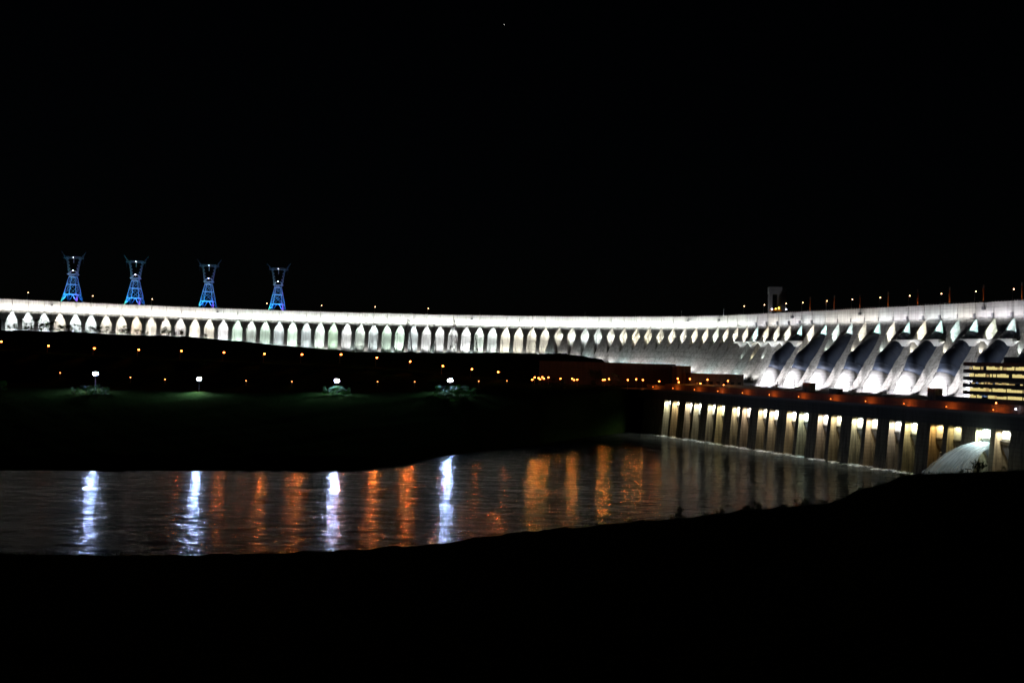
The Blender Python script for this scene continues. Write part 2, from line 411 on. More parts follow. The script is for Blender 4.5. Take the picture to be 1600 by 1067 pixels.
for k in range(LASTB):
    wing = k < 40
    zv = lerp_tab(k, [(0, 30), (34, 40), (38, 58), (42, 70), (46, 77), (50, 79), (54, 78), (56, 62), (61, 63), (63, 71), (78, 71)])
    nar = lerp_tab(k, [(0, .135), (38, .145), (50, .17), (80, .165)])
    base = 52 if wing else 38
    kn = KNEE - (1.5 if wing else 0)
    rows = [(FB - .02, .493), (kn, nar)]
    if zv < 60:
        rows += [(80, nar), (66, nar + .03), (base, nar + .08)]
    else:
        rows += [((KNEE + zv) / 2, nar + (.493 - nar) * .48), (zv, .493), (62, .493), (base, .493)]
    mb = MB(); vs = []
    for z, hw in rows:
        d = face_d(z, k)
        vs += [DM(k, .5 - hw, d, z), DM(k, .5 + hw, d, z), DM(k, .5 - hw, back_d(k) - .2, z), DM(k, .5 + hw, back_d(k) - .2, z)]
    fs = []
    for i in range(len(rows) - 1):
        a = 4 * i; b = a + 4
        fs += [(b, b + 1, a + 1, a), (b + 2, b, a, a + 2), (b + 1, b + 3, a + 3, a + 1)]
    fs.append((0, 1, 3, 2)); mb.add(vs, fs)
    mb.build('buttress', M_conc, dam)
    # crest panel with a narrow joint and a raised kerb on top
    cp = MB(); g = .012
    cp.hexa([DM(k, g, 1.5, FB), DM(k, 1 - g, 1.5, FB), DM(k, 1 - g, -10, FB), DM(k, g, -10, FB),
             DM(k, g, 1.5, CREST), DM(k, 1 - g, 1.5, CREST), DM(k, 1 - g, -10, CREST), DM(k, g, -10, CREST)])
    cpo = cp.build('crest_panel', M_fascia, dam)
    MB().hexa([DM(k, g, 1.9, FB - .9), DM(k, 1 - g, 1.9, FB - .9), DM(k, 1 - g, -9, FB - .9), DM(k, g, -9, FB - .9),
               DM(k, g, 1.9, FB + .25), DM(k, 1 - g, 1.9, FB + .25), DM(k, 1 - g, -9, FB + .25), DM(k, g, -9, FB + .25)]).build('ledge', M_fascia, cpo)
    # the recess back wall seen between two buttresses
    if k > 0:
        bd = back_d(k); rw = MB(); rw.hexa([DM(k, -.5, bd, base), DM(k, .5, bd, base), DM(k, .5, bd - 1.4, base), DM(k, -.5, bd - 1.4, base),
                            DM(k, -.5, bd, FB - .95), DM(k, .5, bd, FB - .95), DM(k, .5, bd - 1.4, FB - .95), DM(k, -.5, bd - 1.4, FB - .95)])
        rw.build('recess_wall', M_conc, dam)
        tint = wing_tint(k)
        # recess floodlight at the foot of the recess, shining up and in
        gz = lerp_tab(dam_px(k), HZ) - 8 + 3
        if wing or zv < 60:
            lz, ld = max(70, gz), 3.0
            pw = lerp_tab(k, [(0, 36000), (30, 46000), (40, 46000)]) * random.uniform(.45, 1.3)
            lamp_light('SPOT', DM(k, 0, ld, lz), pw, tint, dam, DM(k, 0, -4, lz + 20), R(140), .8, .5)
            lamp_light('SPOT', DM(k, 0, .9, 96.5), 11000 * random.uniform(.8, 1.2), tint, dam, DM(k, 0, -9, 92.6), R(166), .3, .5)
        else:
            lz = KNEE - 3.0; ld = face_d(lz, k) - 2.6
            pw = lerp_tab(k, [(40, 24000), (50, 34000), (78, 32000)]) * random.uniform(.75, 1.2)
            if k in PIPE_TIPS: lz += 3.0; ld -= 1.5; pw *= .8; tint = random.choice([(.62, 1, .97), (.75, .97, 1), (.9, 1, .95)])
            lamp_light('SPOT', DM(k, 0, ld, lz), pw * .8, tint, dam, DM(k, 0, -9, lz + 1.0), R(166), .3, .5)
            if k >= 55 and k not in PIPE_TIPS: lamp_light('SPOT', DM(k, 0, face_d(zv + 7, k) - 2.5, zv + 7), 7000, random.choice([(1, .9, .6), (1, .95, .82), (.85, 1, .95)]), dam, DM(k, 0, 0, zv + 13), R(150), .5, .5)
        fx = link('floodlight', fixture_mesh, dam); fx.location = DM(k, 0, ld, lz - .6) - dam.location
    # fascia wash lights on brackets under the ledge
    pf = lerp_tab(k, [(0, 5800), (44, 5800), (52, 4400), (57, 2700), (63, 2000), (66, 2600), (78, 2500)]) * random.uniform(.9, 1.1)
    ft = ((1, .975, .92) if k < 14 else (.94, 1, .96)) if k < 56 else random.choice([(1, .96, .92), (.92, .96, 1), (.95, .92, 1)])
    l = lamp_light('AREA', DM(k, .5, 6.4, FB + .35), pf, ft, dam, DM(k, .5, 1.6, FB + 7.5), sx=16.4, sy=.5)
    MB().bar(DM(k, .5, 1.8, FB - .4), DM(k, .5, 6.4, FB - .3), .14).bar(DM(k, .12, 6.4, FB - .1), DM(k, .88, 6.4, FB - .1), .2).build('lamp_bracket', M_steel, dam)
    # wash lights at the toe of every buttress
    if k < 53:
        tz = max(lerp_tab(k, [(40, 69), (46, 62), (52, 59)]), lerp_tab(dam_px(k), HZ) - 8 + 1.5); td = face_d(tz, k) + lerp_tab(k, [(38, 4), (46, 8)]); pt = lerp_tab(k, [(38, 2800), (46, 12000), (52, 14000)])
    else: td, tz, pt = face_d(54, k) + 8, 54.5, lerp_tab(k, [(40, 16000), (56, 16000), (60, 12000), (78, 7000)])
    if k < 61: lamp_light('SPOT', DM(k, .5, td, tz), pt, (1, .98, .97) if k % 3 else (.82, 1, 1), dam, DM(k, .5, face_d(tz + 5, k), tz + 5), R(125), 1, .5)
# penstocks
for n, k in enumerate(PIPE_TIPS):
    path = [(1, 88.6), (5, 86), (21, 73.7)]
    cx = [(21 + 6 * t * t * .55 + 5.0 * t * (1 - t) * 1.0 + 4 * t - 2.2 * t * t, 73.7 - 2.6 * t - 4.8 * t * t) for t in (.25, .5, .75, 1)]
    path += cx; dx, dz = cx[-1]
    path += [(dx + (dz - 59) * .5, 59)]
    pts = [DM(k, 0, d, z) for d, z in path]
    MB().tube(pts, 7.7, 28).build('penstock', M_pipe, dam, smooth=True)
    e = path[-1]
    MB().tube([DM(k, 0, e[0], e[1] + .5), DM(k, 0, e[0] + .5 * 20, e[1] - 20)], 8.2, 28).build('penstock_lit_foot', M_pale, dam, smooth=True)  # added sleeve: floodlit foot of the pipe painted as a paler material
    MB().tube([DM(k, 0, dx - .2, dz + .5), DM(k, 0, dx + .25, dz - .5)], 7.95, 28).build('penstock_ring', M_pipe, dam, smooth=True)
    for fr in (.3, .62, .9):
        dd, zz = 5 + 16 * fr, 86 - 12.3 * fr
        MB().tube([DM(k, 0, dd - .25, zz + .19), DM(k, 0, dd + .25, zz - .19)], 7.95, 28).build('penstock_ring', M_pipe, dam, smooth=True)
    lamp_light('SPOT', DM(k, .72, 69, 57), 190000, (1, .96, 1), dam, DM(k, .1, 38, 50.5), R(52), .3, .3)
    lamp_light('SPOT', DM(k, .2, 66, 47), 200000, (.95, .96, 1), dam, DM(k, -.5, 32, 61), R(48), 1, .25)
    lamp_light('SPOT', DM(k, .55, 60, 50), 2200, (.85, .92, 1), dam, DM(k, .1, 24, 72), R(50), .6, .6)
# toe wall of the dam above the roof line
for k in range(58, LASTB):
    MB().hexa([DM(k, .02, 44.5, 38), DM(k, .98, 44.5, 38), DM(k, .98, 37, 38), DM(k, .02, 37, 38),
               DM(k, .02, 44.5, 45.5), DM(k, .98, 44.5, 45.5), DM(k, .98, 36, 48.5), DM(k, .02, 36, 48.5)]).build('toe_block', M_pale, dam)
# walkways on haunched brackets
for k0, k1, ua, ub in ((56, 61, -.1, .85), (69, 71, -.2, .7), (73, 75, -.2, .7), (77, 78, -.2, .8)):
    zw = 86.6
    def wpt(q, d, z):
        k = int(q); return DM(k, q - k, d, z)
    q0, q1 = k0 + ua, k1 + ub
    n = max(2, int((q1 - q0) * 2)); w = MB()
    for i in range(n):
        a = q0 + (q1 - q0) * i / n; b = q0 + (q1 - q0) * (i + 1) / n
        w.hexa([wpt(a, 15.5, zw), wpt(b, 15.5, zw), wpt(b, 11, zw), wpt(a, 11, zw), wpt(a, 15.5, zw + 1.7), wpt(b, 15.5, zw + 1.7), wpt(b, 11, zw + 1.7), wpt(a, 11, zw + 1.7)])
    wo = w.build('walkway', M_white, dam)
    for k in range(k0, k1 + 1):
        if k % 1 == 0 and q0 < k + .5 < q1 + .2:
            MB().hexa([DM(k, .42, 14.6, zw - 3.6), DM(k, .58, 14.6, zw - 3.6), DM(k, .58, 12, zw - 3.6), DM(k, .42, 12, zw - 3.6),
                       DM(k, .22, 15.3, zw), DM(k, .78, 15.3, zw), DM(k, .78, 10, zw), DM(k, .22, 10, zw)]).build('walkway_bracket', M_white, dam)
        lamp_light('SPOT', DM(k, .0, 20, zw - 5), 2600, (1, .98, .95), dam, DM(k, .2, 14, zw), R(90), .8, .4)
        MB().box(-.7, .7, -.6, .6, 0, 1.7).bar((0, 0, 1.7), (0, 0, 3.2), .15)
        b = MB(); c = DM(k, .05, 14.2, zw + 1.7); b.box(c.x - .7, c.x + .7, c.y - .6, c.y + .6, c.z, c.z + 1.6).bar((c.x, c.y, c.z + 1.6), (c.x, c.y, c.z + 2.6), .2)
        b.build('walkway_floodlight', M_dsteel, dam)
# floodlight baskets and inspection balconies on the fascia
for k in list(range(57, 63)) + [69, 70, 71, 73, 74, 75, 76, 77]:
    b = MB(); u = .02
    for (d0, d1, u0, u1, z0, z1) in ((1.9, 4.8, -.13, .09, FB - .4, FB + .5), (3.0, 4.8, .03, .11, FB + .5, FB + 3.4)):
        b.hexa([DM(k, u0, d1, z0), DM(k, u1, d1, z0), DM(k, u1, d0, z0), DM(k, u0, d0, z0), DM(k, u0, d1, z1), DM(k, u1, d1, z1), DM(k, u1, d0, z1), DM(k, u0, d0, z1)])
    b.build('lamp_basket', M_dsteel, dam)
for k in (64, 65, 66, 67, 68, 72):
    MB().bar(DM(k, .02, 2.0, FB), DM(k, .02, 2.0, FB + 3.8), .4).build('fascia_post', M_dsteel, dam)
for k, u in ((3, .45), (14, .55), (33, .4), (50, .3), (53, .2), (60, .3), (65, .7), (73, .5)):
    b = MB(); z0 = FB + 6.2
    b.hexa([DM(k, u - .07, 3.4, z0), DM(k, u + .07, 3.4, z0), DM(k, u + .07, 1.5, z0), DM(k, u - .07, 1.5, z0),
            DM(k, u - .06, 3.4, z0 + 2.2), DM(k, u + .06, 3.4, z0 + 2.2), DM(k, u + .06, 1.5, z0 + 2.2), DM(k, u - .06, 1.5, z0 + 2.2)])
    b.bar(DM(k, u, 1.8, z0 + 2), DM(k, u, 1.8, z0 + 5.5), .16).build('inspection_balcony', M_dsteel, dam)
for k, u in ((1, .6), (5, .7), (9, .6), (17, .3), (28, .5), (35, .3), (39, .3), (43, .2), (47, .2), (55, .1)):
    MB().bar(DM(k, u, 2.1, FB + .2), DM(k, u, 2.1, FB + 3.2), .3).build('fascia_post', M_dsteel, dam)
# crest railing
for k in range(LASTB):
    rl = MB(); rl.bar(DM(k, 0, .6, CREST + 1.1), DM(k, 1, .6, CREST + 1.1), .07)
    for i in range(6): rl.bar(DM(k, i / 6 + .02, .6, CREST), DM(k, i / 6 + .02, .6, CREST + 1.1), .06)
    rl.build('crest_railing', M_steel, dam)

# ------------------------------------------------------------------ THE POWERHOUSE
ph = thing('powerhouse', PH(0, 6, 0), 'long powerhouse on the river with paired tall lit bays under its deck', 'powerhouse')
NU = 13; ZT = 31.8
def battered(mb, a0, a1, zt=ZT, o1=6.0):
    f = lambda z: -3.0 * (1 - z / zt)
    return mb.hexa([PH(a0, f(-6), -6), PH(a1, f(-6), -6), PH(a1, o1, -6), PH(a0, o1, -6), PH(a0, 0, zt), PH(a1, 0, zt), PH(a1, o1, zt), PH(a0, o1, zt)])
BAYCOL = {0: [(.9, 1, .86), (1, .84, .55)], 1: [(1, .93, .8), (.95, 1, .86)], 2: [(.97, 1, .85), (1, .95, .6)], 3: [(1, .95, .75), (1, .86, .76)],
          4: [(1, .93, .75), (1, .92, .78)], 5: [(1, .9, .7), (.82, 1, .9)], 6: [(1, .92, .85), (1, .93, .68)], 7: [(.93, 1, .82), (1, .9, .72)],
          8: [(1, .97, .95), (.97, .95, .6)], 9: [(1, .68, .28), (.95, .85, .45)], 10: [(.75, 1, .88), (1, .97, .8)], 11: [(1, .95, .8), (1, .95, .8)], 12: [(1, .9, .8), (1, .9, .8)]}
BAYPOW = {9: [.55, .3], 10: [1.5, 1.0], 11: [0, 0], 12: [0, 0]}
LEDGE = [27.8, 21.5, 22.5, 23, 23.4, 24, 23.6, 23.6, 23.4, 22.5, 22.6, 22.6, 22.6]
battered(MB(), -36, -10.5).build('end_wall', M_pier, ph)
for j in range(NU):
    a = 34 * j
    battered(MB(), a - 10.5, a).build('pier', M_pier, ph)
    battered(MB(), a + 10, a + 13.5).build('pier', M_pier, ph)
    for q, b0 in enumerate((a, a + 13.5)):
        bw = ph_box(MB(), b0, b0 + 10, 4.6, 5.8, -6, ZT).build('bay_wall', M_pier, ph)
        zl = LEDGE[j] + random.uniform(-.5, .5)
        ph_box(MB(), b0 + .6, b0 + 10, 3.9, 4.6, zl + .9, ZT - .3).build('gate_panel', M_panel, bw)
        ph_box(MB(), b0 + .4, b0 + 10, 3.5, 4.6, zl, zl + .9).build('ledge', M_dark, bw)
        t = MB(); tri = [(b0 + .5, zl), (b0 + 9.9, zl), (b0 + 5.6, zl - 8.6)]
        t.add([PH(x, 3.75, z) for x, z in tri] + [PH(x, 4.6, z) for x, z in tri], [(0, 2, 1), (3, 4, 5), (0, 1, 4, 3), (1, 2, 5, 4), (2, 0, 3, 5)])
        t.build('corbel', M_dsteel, bw)  # dark material paints the shade below the ledge
        if j == 10:
            for i in range(5): ph_box(MB(), b0 + 1.5, b0 + 9.5, 3.6, 3.85, zl + 3.8 + i * 1.1, zl + 4.35 + i * 1.1).build('louvre', M_white, bw)
            ph_box(MB(), b0 + .4, b0 + 10, 2.9, 4.6, zl + 2.2, zl + 3.2).build('beam', M_dark, bw)
        pw = 17000 * random.uniform(.8, 1.2) * BAYPOW.get(j, [1, 1])[q]
        if pw > 0:
            lamp_light('SPOT', PH(b0 + 4.2, 1.3, ZT - .7), pw, BAYCOL[j][q], ph, PH(b0 + 3.5, 3.2, 12), R(165), .5, .35)
            MB().add([PH(b0 + 3.4, .9, ZT - .05), PH(b0 + 5.0, .9, ZT - .05), PH(b0 + 5.0, 1.7, ZT - .05), PH(b0 + 3.4, 1.7, ZT - .05),
                      PH(b0 + 3.7, 1, ZT - .5), PH(b0 + 4.7, 1, ZT - .5), PH(b0 + 4.7, 1.6, ZT - .5), PH(b0 + 3.7, 1.6, ZT - .5)],
                     [(0, 1, 5, 4), (1, 2, 6, 5), (2, 3, 7, 6), (3, 0, 4, 7), (4, 5, 6, 7)]).build('bay_lamp', M_dsteel, ph)
    ph_box(MB(), a - 10.45, a + 23.45, -.4, 7, ZT + .01, 39.3).build('deck_beam', M_dark, ph)
    ph_box(MB(), a - 10.47, a + 23.47, -1.2, 9, 39.32, 40.1).build('deck_slab', M_deck, ph)
    ph_box(MB(), a - 10.4, a + 23.4, 6, 6.8, 40.11, 45.6).build('deck_wall', M_dark, ph)
    ph_box(MB(), a - 10.4, a + 23.4, -1.1, -.85, 40.11, 41.1).build('parapet', M_deck, ph)
    ph_box(MB(), a - 10.4, a + 23.4, 6.81, 84, 45.0, 45.62).build('roof_slab', M_deck, ph)
    ph_box(MB(), a - 10.4, a + 23.4, 83, 83.9, 40, 44.99).build('rear_wall', M_dark, ph)
for q in (-1,):
    ph_box(MB(), -46, -10.5, -.4, 7, ZT + .01, 39.3).build('deck_beam', M_dark, ph)
    ph_box(MB(), -46, -10.52, -1.2, 9, 39.32, 40.1).build('deck_slab', M_deck, ph)
    ph_box(MB(), -42, -10.5, 6, 6.8, 40.11, 44.2).build('deck_wall', M_dark, ph)

# foam where the bays meet the river
fm = MB(); vs = []; fs = []; na, no_ = 420, 9
for i in range(na + 1):
    a = -30 + i * 1.0
    for j in range(no_):
        f = j / (no_ - 1); o_ = 1.5 - 11.0 * f * (1 + .3 * math.sin(a * .31) + .25 * math.sin(a * .83))
        z = .95 * math.sin(math.pi * min(1, f * 1.1 + .1)) * (.6 + .4 * math.sin(a * 1.3 + j)) + random.uniform(-.12, .12) - .35 * f
        vs.append(PH(a, o_, z if j < no_ - 1 else -.3))
for i in range(na):
    for j in range(no_ - 1):
        p = i * no_ + j; fs.append((p, p + 1, p + no_ + 1, p + no_))
fm.add(vs, fs); fo = fm.build('foam', M_foam, smooth=True)
tag(fo, 'pale foam line where the powerhouse piers meet the river', 'foam', kind='stuff')

# water jets
def stream(root, a0, o0, z0, va, vo, wa, wz, steps=26, tmax=2.4, grow=.75):
    mb = MB(); sec = 16; vs = []; rj = random.Random(int(a0 * 10 + vo))
    wob = [rj.uniform(.8, 1.2) for _ in range(sec)]
    for i in range(steps + 1):
        t = tmax * i / steps; g = 1 + t * grow
        for j in range(sec):
            an = 2 * math.pi * j / sec; w_ = g * (1 + (wob[j] - 1) * t + rj.uniform(-.05, .05) * t)
            vs.append(PH(a0 + va * t + math.cos(an) * wa * w_, o0 - vo * t, z0 + math.sin(an) * wz * w_ - 4.9 * t * t))
    fs = [(i * sec + j, i * sec + (j + 1) % sec, (i + 1) * sec + (j + 1) % sec, (i + 1) * sec + j) for i in range(steps) for j in range(sec)]
    mb.add(vs, fs); me = mb.mesh('stream', M_jet, True)
    uv = me.uv_layers.new(name='UVMap')
    for poly in me.polygons:
        for li, vi in zip(poly.loop_indices, poly.vertices): uv.data[li].uv = ((vi % sec) / sec, (vi // sec) / steps)
    return link('stream', me, root)
jt = thing('water_jet', PH(345, 2, 20), 'broad arc of white water bursting from a lit powerhouse bay', 'water jet')
for vo_, wa_, wz_, gr, z_ in ((16.5, 3.2, 1.0, 1.1, 23.0), (14.5, 4.2, 1.6, .8, 22.2), (12, 3.6, 1.5, .9, 21.6), (9, 3.0, 1.2, 1.0, 21.2)):
    stream(jt, 345.5, 2, z_, -2.5, vo_, wa_, wz_, grow=gr)
lamp_light('SPOT', PH(346, 1.5, 29.5), 24000, (.8, .97, 1), ph, PH(344, -14, 14), R(84), .7, .4)  # added fill in the bay to brighten the jet
lamp_light('SPOT', PH(340, -30, 30), 2500, (.85, .97, 1), ph, PH(344, -6, 12), R(90), .8, .4)  # second added fill, hung over the river without a fixture
jt2 = thing('water_jet', PH(314.8, 1, 15.5), 'thin white spout falling between two dim amber bays', 'water jet')
stream(jt2, 314.8, 1, 15.5, -.5, 2.2, .7, .9, tmax=1.7)

# ------------------------------------------------------------------ OTHER BUILDINGS
def prism(px0, px1, Y, depth, z0, z1):
    a = Vector(((px0 - 800) / FPX * Y, Y, 0)); b = Vector(((px1 - 800) / FPX * Y, Y, 0))
    return a.x, b.x, Y, Y + depth, z0, z1
hall = thing('erection_hall', ((900 - 800) / FPX * 990, 990, 39.9), 'long low dark concrete hall with amber light along its foot', 'hall')
x0, x1, y0, y1, z0, z1 = prism(846, 1056, 990, 55, 39.5, 63.4)
n = 9
for i in range(n):
    xa = x0 + (x1 - x0) * i / n; xb = x0 + (x1 - x0) * (i + 1) / n
    MB().box(xa + .06, xb - .06, y0, y0 + 1, z0, z1 - 1).build('wall_panel', M_dark, hall)
    MB().box(xa - .5, xa + .5, y0 - .8, y0 - .01, z0, z1 - 1.5).build('pilaster', M_dark, hall)
MB().box(x0 - .5, x1 + .5, y0 - .6, y1, z1 - .99, z1).build('roof', M_dark, hall)
MB().box(x1 - .9, x1 + .1, y0 + 1.01, y1 - .1, z0, z1 - 1).build('side_wall', M_dark, hall)
MB().box(x0 - .1, x0 + .9, y0 + 1.01, y1 - .1, z0, z1 - 1).build('side_wall', M_dark, hall)
tw = thing('service_tower', (164, 968, 39.9), 'square concrete service tower at the end of the long dark hall', 'tower')
x0, x1, y0, y1, z0, z1 = prism(1058.5, 1080.5, 968, 20, 39.5, 61.4)
MB().box(x0, x1, y0, y1, z0, z1).build('shaft', M_pier, tw)
MB().box(x0 - .4, x1 + .4, y0 - .4, y1 + .4, z1, z1 + .6).build('parapet', M_dark, tw)
MB().box(x0 - 4, x0 - .01, y0 + 1, y1, z0, z1 - .5).build('stair_shaft', M_dark, tw)
lb = thing('switchgear_building', (195, 942, 39.9), 'low flat dark building between the service tower and the penstocks', 'building')
x0, x1, y0, y1, z0, z1 = prism(1081, 1163, 942, 34, 39.5, 54.6)
MB().box(x0, x1, y0, y1, z0, z1).build('wall', M_dark, lb); MB().box(x0 - .8, x1 + .8, y0 - .8, y1, z1, z1 + .7).build('roof', M_dark, lb)
for i in range(7):
    xa = x0 + 4 + i * 6.6
    MB().box(xa, xa + 3.2, y0 - .2, y0 - .02, z0 + 6, z0 + 9).build('window', M_glassdark, lb)
# office block with lit ribbons
of = thing('office_building', PH(312, 30, 45.6), 'dark office block with five rows of lit yellow windows', 'office building')
OA0, OA1, OO0, OO1, FH, Z0 = 307.5, 370.0, 26.0, 54.0, 4.35, 46.6
ph_box(MB(), OA0 + 3, OA1, OO0 + 2, OO1, 45.62, Z0 + 5 * FH).build('core', M_dsteel, of)
for fl in range(6):
    z = Z0 + fl * FH
    ph_box(MB(), OA0 - 1.2, OA1, OO0 - 1.0, OO1 - 1, z - 1.1, z + 1.15).build('floor_band', M_dark, of)
    if fl == 5: break
    # scalloped balcony end lit white
    b = MB(); b.tube([PH(OA0 - 1.0, OO0 + 6, z - .9), PH(OA0 - 1.0, OO0 + 6, z + 1.0)], 2.2, 12)
    b.build('balcony', M_dark, of)
    a = OA0 + 2.0
    wa = OO0 + .8
    segs = []
    while a < OA1 - 2:
        wdt = random.choice([1.6, 1.6, 2.1, 1.3]); segs.append((a, a + wdt)); a += wdt + (.22 if random.random() < .8 else .9)
    for i, (s0, s1) in enumerate(segs):
        r = random.random(); pdim = (.16, .2, .75, .12, .25)[4 - fl] if fl != 2 else .75
        mat = E_win if r > pdim else (E_win2 if r > pdim * .45 else M_glassdark)
        top = z + 1.15 + (2.0 if fl != 2 else 1.1)
        ph_box(MB(), s0, s1, wa, wa + .15, z + 1.16, top - random.choice([0, 0, .25, .5])).build('window', mat, of)
ph_box(MB(), OA0 + 25, OA1, OO0 + 3, OO1, Z0 + 5 * FH + 1.2, Z0 + 5 * FH + 4.6).build('roof_penthouse', M_dark, of)
for fl in range(5): lamp_light('POINT', PH(OA0 - 1.2, OO0 + 1.0, Z0 + fl * FH + 2.3), 70, (1, .95, 1), of, soft=.5)
ph_box(MB(), OA0 - 8, OA1, 10, 12, 45.63, 48.4).build('base_wall', M_dark, of)
# roof cabins
for i, (px, w, h_, lab) in enumerate(((1264, 7, 6.5, 'small grey cabin on the powerhouse roof, farthest from the office block'), (1307, 7.5, 3.4, 'low dark cabin on the powerhouse roof, between two grey cabins'),
                                      (1462, 6.2, 6.8, 'small grey cabin on the powerhouse roof beside the office block'))):
    # find a along the roof at o = 14 that projects to px
    best = min(range(-20, 420), key=lambda a: abs(800 + FPX * PH(a, 14, 0).x / PH(a, 14, 0).y + (CAMZ - 47) / PH(a, 14, 0).y * FPX * -math.sin(ROLL) - px))
    c = thing('roof_cabin', PH(best, 14, 45.62), lab, 'cabin', 'cabins on the powerhouse roof')
    ph_box(MB(), best - w / 2, best + w / 2, 11, 17, 45.63, 45.63 + h_).build('wall', M_pier if i != 1 else M_dark, c)
    ph_box(MB(), best - w / 2 - .3, best + w / 2 + .3, 10.7, 17.3, 45.64 + h_, 46 + h_).build('roof', M_dark, c)
    ph_box(MB(), best - .5, best + .6, 10.85, 10.98, 45.7, 47.8).build('door', M_dsteel, c)
# rooftop posts and transformer gear in front of the lit toe
for i in range(26):
    a = 8 + i * 12 + random.uniform(-4, 4); h_ = random.uniform(4, 9); oo = random.uniform(68, 82)
    g = thing('transformer_post', PH(a, oo, 45.62), 'slender dark switchyard post on the powerhouse roof, %s from the service tower' % ORD[i], 'post', 'switchyard posts on the roof')
    MB().bar(PH(a, oo, 45.62), PH(a, oo, 45.62 + h_), .17).build('pole', M_dsteel, g)
    MB().bar(PH(a - 1.3, oo, 45.62 + h_ * .95), PH(a + 1.3, oo, 45.62 + h_ * .95), .13).build('crossbar', M_dsteel, g)
    q = PH(a, oo, 45.62 + h_); MB().bar(q, q + Vector((0, 0, .9)), .24, 6).build('insulator', M_steel, g)

# ------------------------------------------------------------------ LAMPS
def street_lamp_parts(root, h, arm, head_r, mat, river_beam=0, gcol=(1, .2, .02)):
    MB().bar((0, 0, -1), (0, 0, h - .3), .16, 6, .09).build('pole', M_steel, root, world=False)
    if arm: MB().bar((0, 0, h - .35), (arm, 0, h - .05), .08).build('arm', M_steel, root, world=False)
    hd = MB().box(arm - .5, arm + .5, -.3, .3, h, h + .22).build('lamp_housing', M_dsteel, root, world=False)
    MB().ball((arm, 0, h - head_r * .55), head_r, 8, .8).build('lamp_bulb', mat, hd, world=False)
    if river_beam:
        l = bpy.data.lights.new('added_river_beam', 'SPOT'); l.energy = river_beam; l.color = gcol; l.shadow_soft_size = .45; l.spot_size = R(40); l.spot_blend = .9  # added beam beside the bulb, aimed at the river for reflection streaks
        lo_ = bpy.data.objects.new('added_river_beam', l); COL.objects.link(lo_); lo_.parent = root; lo_.location = (arm, -.9, h - head_r * .6); lo_.rotation_euler = (R(-86), 0, 0)
def lamp_row(pts, name, h, arm, hr, mat, labf, group, cat='street lamp', river_beam=0, gcol=(1, .2, .02)):
    proto = None
    for i, (px, py, Y) in enumerate(pts):
        p = at(px, py, Y); loc = (p.x - arm, p.y, p.z - h)
        if proto is None:
            proto = thing(name, loc, labf(i, len(pts)), cat, group); street_lamp_parts(proto, h, arm, hr, mat, river_beam, gcol)
        else:
            c = copy_tree(proto); c.location = loc; c['label'] = labf(i, len(pts))
up = [(2, 533), (76, 539.5), (147.5, 543.5), (217, 545.5), (283.5, 547.5), (350, 550), (413.5, 552), (472, 553), (533, 553), (589, 558), (641, 564), (692, 571), (737.5, 576), (778.5, 580.5)]
lamp_row([(x, y, lerp_tab(x, RY)) for x, y in up], 'street_lamp', 8.5, 1.2, .85, E_orange,
         lambda i, n: 'bright orange street lamp in the upper hillside row, %s from the left' % ORD[i], 'upper hillside street lamps', river_beam=80000)
lo = [(94, 582), (204, 589), (258, 592), (384.5, 594.5), (456, 595.5), (590, 596), (648, 596), (748, 595), (792, 594.5)]
lamp_row([(x, y, lerp_tab(x, EY) + 55) for x, y in lo], 'lane_lamp', 6, 0, .42, E_orange_s,
         lambda i, n: 'small faint orange lamp on the lower lane, %s from the left' % ORD[i], 'lower lane lamps', river_beam=6000)
yard = [(832, 592.5), (835.5, 589), (841.5, 590), (844, 591.8), (847.5, 588.5), (850, 591), (857, 589), (876, 591), (894, 591), (897, 593), (902, 592.5), (942, 593), (945, 592.7), (951.7, 591.6),
        (981, 593), (994, 592), (1004.5, 593), (1030, 595), (1059, 591), (1060.6, 596.4), (1078, 591.4), (1094.5, 598.5), (1105.5, 592.7), (1130.7, 601), (1137.5, 594.5)]
def yY(x): return 935 + (x * 7 % 11) if x < 1010 else lerp_tab(x, [(1010, 930), (1060, 940), (1140, 925)])
lamp_row([(x, y, yY(x)) for x, y in yard], 'yard_lamp', 9.5, 0, .6, E_orange,
         lambda i, n: 'orange yard lamp before the long dark hall, %s from the left' % ORD[i], 'orange yard lamps', river_beam=7000, gcol=(1, .32, .035))
cl = [(44, 457), (145, 462), (238, 467), (417, 473.7), (502.4, 476.9), (586.4, 479.2), (669.3, 481.6)]
def crestY(px):
    best = min(range(NT), key=lambda k: abs(800 + FPX * TIP[k].x / TIP[k].y - px)); return TIP[best].y
lamp_row([(x, y, crestY(x) + 6) for x, y in cl], 'crest_lamp', 8.8, .9, .42, E_crest,
         lambda i, n: 'orange lamp on the curved dam crest, %s from the left' % ORD[i], 'lamps on the curved crest')
cr = [(1163, 478), (1194.5, 476), (1228.5, 474), (1254.5, 472.5), (1292.5, 470), (1332, 467.5), (1375.5, 464.8), (1421.5, 461.8), (1471, 458.6), (1525, 455), (1584, 451.3)]
def mainY(px, back=6):
    k = (px - 800) / FPX; b = p0 + PN * back
    s_ = (b.x - k * b.y) / (k * PD.y - PD.x); return (b + PD * s_).y
lamp_row([(x, y, mainY(x)) for x, y in cr], 'crest_lamp', 8.8, .9, .36, E_crest,
         lambda i, n: 'pale lamp on the straight dam crest near the gantry, %s from the left' % ORD[i], 'lamps on the straight crest')
